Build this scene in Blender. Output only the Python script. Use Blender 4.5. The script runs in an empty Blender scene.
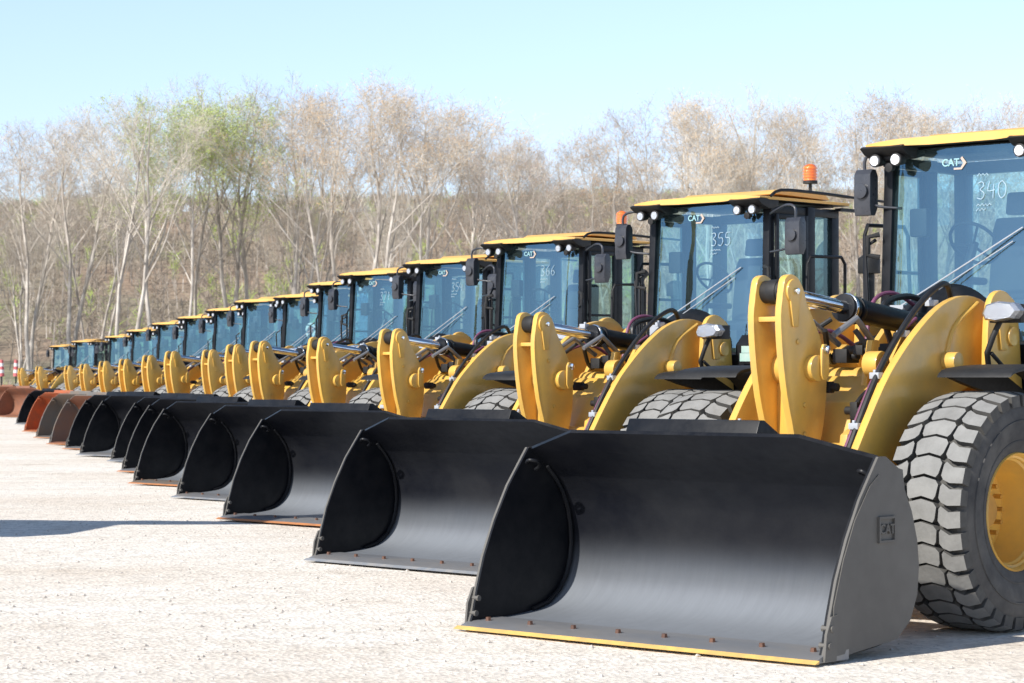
import bpy, bmesh, math, random
from mathutils import Vector, Matrix, noise
R = math.radians
S = bpy.context.scene
C = S.collection
random.seed(11)

# ------------------------------------------------------------------ helpers
class MB:
    """collects shapes with material slots; build() links them as ONE mesh object"""
    def __init__(s): s.v=[]; s.f=[]; s.m=[]
    def add(s, vs, fs, mi=0):
        o=len(s.v); s.v+= [tuple(v) for v in vs]
        for f in fs: s.f.append(tuple(i+o for i in f)); s.m.append(mi)
    def box(s, x0,x1,y0,y1,z0,z1, mi=0, mat=None):
        vs=[Vector((x,y,z)) for x in (x0,x1) for y in (y0,y1) for z in (z0,z1)]
        if mat: vs=[mat@v for v in vs]
        s.add(vs,[(0,1,3,2),(4,6,7,5),(0,4,5,1),(2,3,7,6),(0,2,6,4),(1,5,7,3)],mi)
    def prism(s, poly, y0, y1, mi=0, taper=None):
        """polygon in (x,z) extruded along y"""
        n=len(poly)
        a=sum(poly[i][0]*poly[(i+1)%n][1]-poly[(i+1)%n][0]*poly[i][1] for i in range(n))
        if a<0: poly=poly[::-1]
        if y0>y1: y0,y1=y1,y0
        vs=[(p[0],y0,p[1]) for p in poly]+[(p[0],y1,p[1]) for p in poly]
        fs=[tuple(range(n)),tuple(range(2*n-1,n-1,-1))]
        fs+=[(i,i+n,(i+1)%n+n,(i+1)%n) for i in range(n)]
        s.add(vs,fs,mi)
    def cyl(s, a, b, r0, r1=None, n=16, mi=0, cap=True):
        a=Vector(a); b=Vector(b); r1=r0 if r1 is None else r1
        d=(b-a).normalized(); u=d.orthogonal().normalized(); w=d.cross(u)
        vs=[]
        for p,r in ((a,r0),(b,r1)):
            for i in range(n):
                t=2*math.pi*i/n; vs.append(p+u*(r*math.cos(t))+w*(r*math.sin(t)))
        fs=[(i,(i+1)%n,(i+1)%n+n,i+n) for i in range(n)]
        if cap: fs+=[tuple(range(n-1,-1,-1)),tuple(range(n,2*n))]
        s.add(vs,fs,mi)
    def tube(s, pts, r, n=8, mi=0, sub=4, rs=None):
        pts=[Vector(p) for p in pts]
        if sub>1 and len(pts)>2:
            q=[]
            for i in range(len(pts)-1):
                p0=pts[max(i-1,0)];p1=pts[i];p2=pts[i+1];p3=pts[min(i+2,len(pts)-1)]
                for k in range(sub):
                    t=k/sub
                    q.append(.5*((2*p1)+(p2-p0)*t+(2*p0-5*p1+4*p2-p3)*t*t+(3*p1-p0-3*p2+p3)*t**3))
            q.append(pts[-1]); pts=q
        N=len(pts); vs=[]; u=None
        for i,p in enumerate(pts):
            d=(pts[min(i+1,N-1)]-pts[max(i-1,0)]).normalized()
            u=d.orthogonal().normalized() if u is None else (u-d*u.dot(d)).normalized()
            w=d.cross(u); rr=r if rs is None else rs[0]+(rs[1]-rs[0])*i/(N-1)
            for k in range(n):
                t=2*math.pi*k/n; vs.append(p+u*(rr*math.cos(t))+w*(rr*math.sin(t)))
        fs=[(i*n+k,i*n+(k+1)%n,(i+1)*n+(k+1)%n,(i+1)*n+k) for i in range(N-1) for k in range(n)]
        fs+=[tuple(range(n-1,-1,-1)),tuple(range((N-1)*n,N*n))]
        s.add(vs,fs,mi)
    def lathe(s, prof, cx, cy, cz, n=40, mi=0, mis=None):
        """prof: (y, r) revolved about the y axis through (cx,cz)"""
        vs=[]; fs=[]; ms=[]
        for (y,r) in prof:
            for k in range(n):
                t=2*math.pi*k/n; vs.append((cx+r*math.cos(t),cy+y,cz+r*math.sin(t)))
        o=len(s.v); s.v+=vs
        for i in range(len(prof)-1):
            for k in range(n):
                s.f.append((o+i*n+k,o+(i+1)*n+k,o+(i+1)*n+(k+1)%n,o+i*n+(k+1)%n)); s.m.append(mis[i] if mis else mi)
    def build(s, name, mats, parent=None, bevel=0, seg=2, smooth=35, norm=True):
        me=bpy.data.meshes.new(name)
        me.from_pydata(s.v,[],s.f); me.update()
        for m in (mats if isinstance(mats,(list,tuple)) else [mats]): me.materials.append(m)
        me.polygons.foreach_set('material_index',s.m)
        bm=bmesh.new(); bm.from_mesh(me)
        if norm: bmesh.ops.recalc_face_normals(bm,faces=bm.faces)
        if bevel:
            es=[e for e in bm.edges if len(e.link_faces)==2 and e.calc_face_angle(0)>R(32)]
            bmesh.ops.bevel(bm,geom=es,offset=bevel,segments=seg,profile=.6,affect='EDGES',clamp_overlap=True)
        bm.to_mesh(me); bm.free()
        if smooth:
            me.polygons.foreach_set('use_smooth',[True]*len(me.polygons))
            me.set_sharp_from_angle(angle=R(smooth))
        ob=bpy.data.objects.new(name,me); C.objects.link(ob)
        if parent: ob.parent=parent
        return ob

def empty(name, loc=(0,0,0), rz=0):
    o=bpy.data.objects.new(name,None); C.objects.link(o); o.location=loc; o.rotation_euler=(0,0,rz); o.empty_display_size=.3
    return o
def tag(o,label=None,cat=None,group=None,kind=None):
    if label: o['label']=label
    if cat: o['category']=cat
    if group: o['group']=group
    if kind: o['kind']=kind
    return o
def smoothpath(pts, sub=4):
    q=[]
    n=len(pts)
    P=[Vector((p[0],p[1])) for p in pts]
    for i in range(n-1):
        p0=P[max(i-1,0)];p1=P[i];p2=P[i+1];p3=P[min(i+2,n-1)]
        for k in range(sub):
            t=k/sub
            v=.5*((2*p1)+(p2-p0)*t+(2*p0-5*p1+4*p2-p3)*t*t+(3*p1-p0-3*p2+p3)*t**3); q.append((v.x,v.y))
    q.append(tuple(P[-1])); return q

# ------------------------------------------------------------------ materials
def newmat(name):
    m=bpy.data.materials.new(name); m.use_nodes=True
    nt=m.node_tree; return m,nt,nt.nodes['Principled BSDF'],nt.nodes['Material Output']
def N(nt,t,**kw):
    n=nt.nodes.new(t)
    for k,v in kw.items():
        if k.startswith('i_'): n.inputs[k[2:].replace('_',' ')].default_value=v
        else: setattr(n,k,v)
    return n
def ramp(nt,stops,src):
    r=nt.nodes.new('ShaderNodeValToRGB'); e=r.color_ramp.elements
    while len(e)<len(stops): e.new(.5)
    for el,(p,c) in zip(e,stops): el.position=p; el.color=(*c,1) if len(c)==3 else c
    nt.links.new(src,r.inputs[0]); return r
def paint(name, col, dirt, rough=.38, scale=3, amt=.5, metal=0, coat=0, bump=.0, streak=None, coord='Object', spec=.5):
    m,nt,b,out=newmat(name); L=nt.links.new
    tc=N(nt,'ShaderNodeTexCoord'); oi=N(nt,'ShaderNodeObjectInfo'); vm=N(nt,'ShaderNodeVectorMath',operation='MULTIPLY_ADD'); vm.inputs[1].default_value=(37,21,53)
    L(oi.outputs['Random'],vm.inputs[0]); L(tc.outputs[coord],vm.inputs[2]); src=vm.outputs[0]
    if streak:
        mp=N(nt,'ShaderNodeMapping'); mp.inputs['Scale'].default_value=streak; L(src,mp.inputs[0]); src=mp.outputs[0]
    n1=N(nt,'ShaderNodeTexNoise'); n1.inputs['Scale'].default_value=scale; n1.inputs['Detail'].default_value=8; n1.inputs['Roughness'].default_value=.65
    L(src,n1.inputs['Vector'])
    r=ramp(nt,[(.38,(0,0,0)),(.72,(amt,)*3)],n1.outputs['Fac'])
    mx=N(nt,'ShaderNodeMix',data_type='RGBA'); mx.inputs[6].default_value=(*col,1); mx.inputs[7].default_value=(*dirt,1)
    L(r.outputs[0],mx.inputs[0]); L(mx.outputs[2],b.inputs['Base Color'])
    n2=N(nt,'ShaderNodeTexNoise'); n2.inputs['Scale'].default_value=scale*6; n2.inputs['Detail'].default_value=5; L(src,n2.inputs['Vector'])
    mr=N(nt,'ShaderNodeMapRange'); mr.inputs[1].default_value=.3; mr.inputs[2].default_value=.7; mr.inputs[3].default_value=rough-.04; mr.inputs[4].default_value=rough+.08
    L(n2.outputs['Fac'],mr.inputs[0]); L(mr.outputs[0],b.inputs['Roughness'])
    b.inputs['Metallic'].default_value=metal; b.inputs['Coat Weight'].default_value=coat; b.inputs['Coat Roughness'].default_value=.12
    b.inputs['Specular IOR Level'].default_value=spec
    if bump:
        bp=N(nt,'ShaderNodeBump'); bp.inputs['Strength'].default_value=bump; bp.inputs['Distance'].default_value=.01
        L(n2.outputs['Fac'],bp.inputs['Height']); L(bp.outputs[0],b.inputs['Normal'])
    return m
YEL=paint('yellow_paint',(.82,.48,.09),(.44,.30,.12),.34,2.2,.6,coat=.25)
YEL2=paint('yellow_cast',(.60,.30,.045),(.30,.17,.05),.42,4,.6)
ROOF=paint('roof_yellow',(.82,.47,.12),(.66,.45,.20),.45,2,.4)
BLK=paint('bucket_black',(.012,.014,.019),(.045,.046,.05),.30,1.6,.8,streak=(3,1,1.2),spec=.7)
BLKP=paint('black_paint',(.007,.008,.011),(.028,.028,.030),.38,4,.6,spec=.22)
MIRB=paint('mirror_housing',(.03,.034,.045),(.10,.10,.11),.3,5,.5)
BLKM=paint('black_matte',(.011,.011,.012),(.032,.031,.030),.6,5,.6)
PLATE=paint('side_plate_dusty_black',(.100,.094,.086),(.135,.127,.115),.6,1.3,.8)
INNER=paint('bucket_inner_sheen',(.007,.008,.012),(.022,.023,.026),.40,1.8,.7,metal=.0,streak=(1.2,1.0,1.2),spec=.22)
def dust_and_sheen(m,sheen_col,lo,hi,amt):  # painted highlight: paler where faces turn up, together with some floor dust
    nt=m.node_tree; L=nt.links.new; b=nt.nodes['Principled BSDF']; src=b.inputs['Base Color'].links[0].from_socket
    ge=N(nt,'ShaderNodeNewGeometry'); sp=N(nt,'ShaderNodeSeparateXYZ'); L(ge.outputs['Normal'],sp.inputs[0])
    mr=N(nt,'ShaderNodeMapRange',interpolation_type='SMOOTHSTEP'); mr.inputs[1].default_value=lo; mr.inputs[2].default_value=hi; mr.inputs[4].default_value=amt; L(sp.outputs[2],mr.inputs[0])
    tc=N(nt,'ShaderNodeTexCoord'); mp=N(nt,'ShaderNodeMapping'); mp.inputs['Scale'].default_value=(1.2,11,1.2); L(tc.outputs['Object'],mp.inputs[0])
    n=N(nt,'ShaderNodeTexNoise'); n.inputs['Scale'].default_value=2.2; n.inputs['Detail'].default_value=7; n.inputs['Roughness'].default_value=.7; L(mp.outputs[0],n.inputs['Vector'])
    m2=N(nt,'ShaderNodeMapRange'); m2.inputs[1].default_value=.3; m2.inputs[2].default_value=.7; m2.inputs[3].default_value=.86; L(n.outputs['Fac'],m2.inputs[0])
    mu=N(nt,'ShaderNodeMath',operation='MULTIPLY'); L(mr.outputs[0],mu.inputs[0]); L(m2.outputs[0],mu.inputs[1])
    mx=N(nt,'ShaderNodeMix',data_type='RGBA'); L(mu.outputs[0],mx.inputs[0]); L(src,mx.inputs[6]); mx.inputs[7].default_value=(*sheen_col,1); L(mx.outputs[2],b.inputs['Base Color'])
dust_and_sheen(INNER,(.215,.232,.258),-.16,.86,.97)  # sun sheen on the inner curve put into base colour, plus floor dust
ib=INNER.node_tree.nodes['Principled BSDF']; ib.inputs['Coat Weight'].default_value=.0; ib.inputs['Coat Roughness'].default_value=.38
STEEL=paint('worn_steel',(.22,.23,.25),(.30,.28,.26),.36,3,.9,metal=.3,streak=(1,.4,1))
RUST=paint('rust',(.25,.085,.035),(.13,.07,.045),.75,5,.8,bump=.3)
BOLT=paint('rusted_bolt',(.10,.05,.035),(.20,.09,.05),.7,9,.8)
RUSTB=paint('rusty_bucket',(.27,.11,.06),(.16,.085,.06),.7,2.5,.9,bump=.3)
ORNG=paint('orange_bucket',(.42,.10,.03),(.20,.09,.05),.6,3,1,bump=.2)
GREYB=paint('grey_bucket',(.13,.125,.12),(.20,.13,.08),.55,2,.9)
YTIP=paint('yellow_edge',(.80,.50,.14),(.45,.30,.14),.55,8,.8)
RTIP=paint('rusty_edge',(.55,.22,.08),(.3,.14,.07),.6,6,.8)
STIP=paint('steel_edge',(.22,.24,.27),(.4,.37,.33),.4,6,.8)
CHROME=paint('chrome',(.75,.77,.80),(.6,.6,.62),.10,6,.3,metal=1)
SILV=paint('silver_paint',(.42,.45,.50),(.5,.5,.5),.35,5,.4)
HOSE=paint('rubber_hose',(.010,.010,.012),(.035,.033,.03),.45,10,.6)
PINK=paint('purple_hose',(.20,.06,.13),(.10,.05,.07),.5,10,.5)
SEAT=paint('seat_fabric',(.02,.021,.025),(.04,.04,.045),.85,10,.5)
TYRE=paint('tyre_rubber',(.036,.036,.038),(.13,.122,.112),.75,3,.8,bump=.2)
GROOVE=paint('tread_groove',(.06,.058,.055),(.13,.125,.115),.9,6,.8)
TREAD=paint('dusty_tread',(.275,.272,.262),(.16,.157,.15),.9,6,.7,bump=.3)
WHITE=paint('white_label',(.75,.75,.73),(.5,.5,.48),.5,4,.3)
LABEL=paint('pale_label',(.35,.55,.5),(.6,.65,.6),.5,9,.6)
MIRR=paint('mirror_glass',(.45,.50,.56),(.4,.45,.5),.06,5,.3,metal=1)
def lampglass(name,col,metal=0):
    m,nt,b,out=newmat(name); b.inputs['Base Color'].default_value=(*col,1); b.inputs['Roughness'].default_value=.12
    b.inputs['Coat Weight'].default_value=1; b.inputs['Metallic'].default_value=metal
    n=N(nt,'ShaderNodeTexVoronoi'); n.inputs['Scale'].default_value=60
    bp=N(nt,'ShaderNodeBump'); bp.inputs['Strength'].default_value=.4; bp.inputs['Distance'].default_value=.004
    nt.links.new(n.outputs[0],bp.inputs['Height']); nt.links.new(bp.outputs[0],b.inputs['Normal']); return m
LENS=lampglass('lamp_lens',(.72,.74,.78),.75); AMBER=lampglass('amber_beacon',(.95,.22,.01))
def glassmat(name,tint,refl,fac):
    m,nt,b,out=newmat(name); L=nt.links.new
    nt.nodes.remove(b)
    t=N(nt,'ShaderNodeBsdfTransparent'); t.inputs[0].default_value=(*tint,1)
    g=N(nt,'ShaderNodeBsdfGlossy'); g.inputs[0].default_value=(*refl,1); g.inputs['Roughness'].default_value=.02
    d=N(nt,'ShaderNodeBsdfDiffuse'); d.inputs[0].default_value=(.35,.5,.5,1)
    n=N(nt,'ShaderNodeTexNoise'); n.inputs['Scale'].default_value=1.2; n.inputs['Detail'].default_value=2
    tc=N(nt,'ShaderNodeTexCoord'); L(tc.outputs['Object'],n.inputs['Vector'])
    bp=N(nt,'ShaderNodeBump'); bp.inputs['Strength'].default_value=.25; bp.inputs['Distance'].default_value=.03; L(n.outputs['Fac'],bp.inputs['Height']); L(bp.outputs[0],g.inputs['Normal'])
    lw=N(nt,'ShaderNodeLayerWeight'); lw.inputs['Blend'].default_value=.5; fr=N(nt,'ShaderNodeMath',operation='POWER'); fr.inputs[1].default_value=4; L(lw.outputs['Facing'],fr.inputs[0])
    ad=N(nt,'ShaderNodeMath',operation='ADD',use_clamp=True); ad.inputs[1].default_value=fac; L(fr.outputs[0],ad.inputs[0])
    m1=N(nt,'ShaderNodeMixShader'); m1.inputs[0].default_value=.05; L(t.outputs[0],m1.inputs[1]); L(d.outputs[0],m1.inputs[2])
    m2=N(nt,'ShaderNodeMixShader'); L(ad.outputs[0],m2.inputs[0]); L(m1.outputs[0],m2.inputs[1]); L(g.outputs[0],m2.inputs[2])
    L(m2.outputs[0],out.inputs[0]); return m
WIND=glassmat('windshield_glass',(.68,.89,.90),(.32,.60,.80),.19)
SIDEG=glassmat('side_window_glass',(.72,.90,.88),(.55,.80,.95),.08)
DECAL=paint('decal_pale',(.28,.50,.55),(.4,.6,.6),.5,9,.3)
DECAL2=paint('decal_tan',(.50,.40,.34),(.5,.45,.4),.5,9,.3)
INK=paint('white_marker',(.42,.58,.70),(.30,.48,.62),.6,9,.3)

# ------------------------------------------------------------------ text helper (letters as real mesh)
def text_mesh(txt,size,ext=.004):
    cu=bpy.data.curves.new('lettering','FONT'); cu.body=txt; cu.size=size; cu.extrude=ext; cu.align_x='CENTER'; cu.align_y='CENTER'; cu.offset=size*.02
    ob=bpy.data.objects.new('lettering',cu); C.objects.link(ob)
    dg=bpy.context.evaluated_depsgraph_get(); me=bpy.data.meshes.new_from_object(ob.evaluated_get(dg))
    vs=[v.co.copy() for v in me.vertices]; fs=[tuple(p.vertices) for p in me.polygons]
    bpy.data.objects.remove(ob); bpy.data.curves.remove(cu); bpy.data.meshes.remove(me)
    return vs,fs

# ------------------------------------------------------------------ wheel loader
# local axes: x = backwards from the cutting edge, y = the machine's right, z = up
PROF=smoothpath([(.24,.048),(.6,.072),(.82,.12),(.97,.23),(1.04,.37),(1.065,.52),(1.05,.68),(1.0,.84),(.9,.98),(.78,1.09),(.64,1.19)],4)+[(.50,1.315)]
BW=1.425
def make_bucket(parent):
    mb=MB()
    n=len(PROF); 
    # outward normals for thickness
    out=[]
    for i,p in enumerate(PROF):
        a=PROF[max(i-1,0)]; b=PROF[min(i+1,n-1)]; d=Vector((b[0]-a[0],b[1]-a[1])).normalized(); out.append((p[0]+d.y*.028,p[1]-d.x*.028))
    ny=12
    def wid(i): return BW if i<n-1 else .94
    for side,P in ((0,PROF),(1,out)):
        vs=[(P[i][0],wid(i)*(2*j/ny-1),P[i][1]) for i in range(n) for j in range(ny+1)]
        fs=[(i*(ny+1)+j,i*(ny+1)+j+1,(i+1)*(ny+1)+j+1,(i+1)*(ny+1)+j) for i in range(n-1) for j in range(ny)]
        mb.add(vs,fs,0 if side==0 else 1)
    # rim strip closing the top of the sheet
    i=n-1; a=PROF[i]; b=out[i]; c=PROF[i-1]; d=out[i-1]
    mb.add([(a[0],.94,a[1]),(a[0],-.94,a[1]),(b[0],-.94,b[1]),(b[0],.94,b[1])],[(0,1,2,3)],2)
    for sg in (1,-1): mb.add([(a[0],.94*sg,a[1]),(b[0],.94*sg,b[1]),(d[0],BW*sg,d[1]),(c[0],BW*sg,c[1])],[(0,1,2,3)],2)
    side=[(.03,.012),(.065,.1),(.105,.26),(.175,.48),(.285,.72),(.42,.95),(.62,1.205),(.70,1.205),(.84,1.13),(.885,1.12),(.905,1.0),(.985,.86),(1.045,.68),(1.065,.52),(1.045,.34),(.965,.185),(.82,.082),(.45,.045),(.2,.02)]
    for sg in (1,-1):
        mb.prism(side,sg*(BW+.012),sg*(BW+.03),1); mb.prism(side,sg*(BW-.005),sg*(BW+.0118),2)
        # doubler at the lower front and a smooth wear plate along the heel
        mb.prism([(.03,.01),(.05,.17),(.10,.27),(.17,.28),(.15,.01)],sg*(BW+.031),sg*(BW+.048),1)
        mb.prism([(.14,.33),(.24,.60),(.36,.83),(.52,1.03),(.62,1.10),(.50,.62),(.34,.20),(.25,.04),(.12,.03)],sg*(BW+.031),sg*(BW+.037),1)
        # inner corner rib and lifting eye
        mb.tube([(p[0]-.03,sg*(BW-.03),p[1]+.01) for p in PROF[5:-6:3]],.016,8,2,1)
        mb.tube([(.58,sg*(BW-.02),1.10),(.56,sg*(BW-.06),1.12),(.60,sg*(BW-.10),1.11),(.66,sg*(BW-.07),1.08),(.67,sg*(BW-.02),1.05)],.012,8,2,3)
        for x,z in ((.05,.10),(.075,.20)): mb.cyl((x+.03,sg*(BW-.022),z),(x+.03,sg*(BW+.058),z),.02,n=8,mi=1)
    # rear hinge ribs and top backing
    for y in (-.62,-.30,.30,.62):
        mb.prism([(.95,.10),(1.30,.30),(1.34,.55),(1.22,.95),(.98,1.10),(1.09,.7),(1.10,.45)],y-.025,y+.025,1)
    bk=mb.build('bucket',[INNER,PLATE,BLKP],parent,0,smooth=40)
    tg=MB()
    tg.prism([(.56,1.27),(.62,1.415),(.67,1.415),(1.02,1.22),(.98,1.14),(.80,1.16)],-.56,.52,0)
    tg.build('spill_guard',[BLKP],bk,.006)
    ce=MB()
    ce.prism([(-.035,.004),(-.03,.022),(.06,.052),(.30,.064),(.30,.004)],-1.456,1.456,0)
    ce.prism([(-.075,.004),(-.035,.003),(-.031,.024)],-1.477,1.477,1)
    ce.build('cutting_edge',[STEEL,YTIP],bk,0)
    for k in range(8):
        b=MB(); y=-1.33+2.66*k/7
        b.cyl((.115,y,.05),(.115,y,.078),.022,.018,6); b.build('bolt',[BOLT],bk,0)
    for sg in (-1,1):
        e=MB(); x0,z0=.70,.76
        y=sg*(BW+.031); y2=sg*(BW+.045)
        for (xa,xb,za,zb) in ((-.09,.09,.065,.08),(-.09,.09,-.08,-.065),(-.09,-.075,-.065,.065),(.075,.09,-.065,.065)):
            e.box(x0+xa,x0+xb,min(y,y2),max(y,y2),z0+za,z0+zb)
        vs,fs=text_mesh('CAT',.082,.006)
        e.add([(x0-sg*v.x,sg*(BW+.038)+sg*v.z,z0+v.y) for v in vs],fs)
        e.build('emblem',[PLATE],bk,0)
    return bk

def make_tyre_mesh():
    mb=MB(); R0=.775; w=.29
    prof=[(-.20,.385),(-.245,.40),(-.268,.46),(-.285,.55),(-.29,.62),(-.283,.69),(-.262,.735),(-.24,.75),(0,.757),(.24,.75),(.262,.735),(.283,.69),(.29,.62),(.285,.55),(.268,.46),(.245,.40),(.20,.385)]
    mb.lathe(prof,0,0,0,72,0,[0,0,0,0,0,0,2,2,2,2,0,0,0,0,0,0])
    # raised ring bands on the sidewall
    for sg in (-1,1):
        mb.lathe([(sg*.285,.60),(sg*.297,.605),(sg*.297,.615),(sg*.287,.62)],0,0,0,72,0)
        mb.lathe([(sg*.262,.465),(sg*.275,.47),(sg*.275,.48),(sg*.264,.487)],0,0,0,72,0)
    n=34; pitch=2*math.pi/n
    def block(poly,top=.806,base=.735,sh=0.035):
        """poly in (t in pitches, y): a raised lug; sides rubber, top dusty"""
        cx=sum(p[0] for p in poly)/len(poly); cy=sum(p[1] for p in poly)/len(poly)
        lo=[];hi=[]
        for (t,y) in poly:
            r=top-(max(0,abs(y)-.17)/.12)**2*.028
            rb=base-(.03 if abs(y)>.25 else 0)
            for L,rr,f in ((lo,rb,1.0),(hi,r,.95)):
                tt=cx+(t-cx)*f; yy=cy+(y-cy)*f
                a=tt*pitch; L.append((rr*math.cos(a),yy,rr*math.sin(a)))
        k=len(poly); o=lo+hi
        mb.add(o,[tuple(range(k,2*k))],1)
        mb.add(o,[(i,(i+1)%k,(i+1)%k+k,i+k) for i in range(k)],2)
    for i in range(n):
        j=i
        # centre chevron lug, two shoulder lugs (slanted, offset half a pitch)
        block([(j+.09,-.10),(j-.07,0.0),(j+.09,.10),(j+.30,.125),(j+.84,.112),(j+1.0,.095),(j+.84,.0),(j+1.0,-.095),(j+.84,-.112),(j+.30,-.125)])
        for sg in (-1,1):
            h=.0 if sg>0 else .0
            block([(j+.36+h,sg*.134),(j+.90+h,sg*.128),(j+1.10+h,sg*.150),(j+1.24+h,sg*.20),(j+1.20+h,sg*.287),(j+.44+h,sg*.287),(j+.48+h,sg*.21),(j+.22+h,sg*.150)])
    return mb
def make_wheel(parent,cx,cy,cz,sg,proto):
    hub=MB()
    hub.lathe([(sg*.02,.0),(sg*.02,.11),(sg*-.03,.14),(sg*-.10,.17),(sg*-.16,.17)],cx,cy,cz,28,0)
    for k in range(14):
        a=2*math.pi*k/14; p=(cx+.20*math.cos(a),cy-sg*.045,cz+.20*math.sin(a)); hub.cyl((p[0],cy-sg*.05,p[2]),(p[0],cy+sg*.012,p[2]),.017,n=6,mi=0)
    h=hub.build('wheel',[YEL2],parent,0)
    rm=MB()
    rm.lathe([(sg*-.05,.14),(sg*-.04,.25),(sg*-.06,.31),(sg*.05,.335),(sg*.13,.345),(sg*.165,.345),(sg*.18,.358),(sg*.20,.360),(sg*.21,.375),(sg*.235,.378),(sg*.255,.392),(sg*.24,.402),(sg*.19,.41),(sg*.12,.40),(-sg*.2,.40),(-sg*.24,.42)],cx,cy,cz,48,0)
    rm.build('rim',[YEL],h,0)
    if proto.get('t') is None:
        t=make_tyre_mesh().build('tyre',[TYRE,TREAD,GROOVE],h,0,smooth=30); proto['t']=t.data; t.location=(cx,cy,cz)
    else:
        t=bpy.data.objects.new('tyre',proto['t']); C.objects.link(t); t.parent=h; t.location=(cx,cy,cz)
    if sg>0: t.rotation_euler=(0,0,0)
    t.rotation_euler[1]=random.uniform(0,6)
    return h

ARM=smoothpath([(1.20,.22),(1.36,.72),(1.66,1.20),(1.98,1.63),(2.19,1.84),(2.43,2.03),(2.70,2.19),(2.97,2.265),(3.20,2.25),(3.38,2.18)],3)
ARM_POLY=ARM+smoothpath([(3.50,2.10),(3.56,1.92),(3.46,1.76),(3.20,1.66),(2.75,1.52),(2.35,1.25),(2.0,.80),(1.72,.35),(1.55,.16),(1.32,.12)],3)
LEVER=smoothpath([(1.375,2.20),(1.352,2.05),(1.37,1.8),(1.42,1.52),(1.50,1.25),(1.52,1.0),(1.44,.72)],3)
LEVER_POLY=LEVER+[(1.50,.62),(1.62,.64)]+smoothpath([(1.72,.95),(1.84,1.3),(1.88,1.6),(1.83,1.86),(1.73,2.03),(1.66,2.13),(1.61,2.24),(1.55,2.31),(1.47,2.335),(1.40,2.30),(1.375,2.20)],3)

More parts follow.
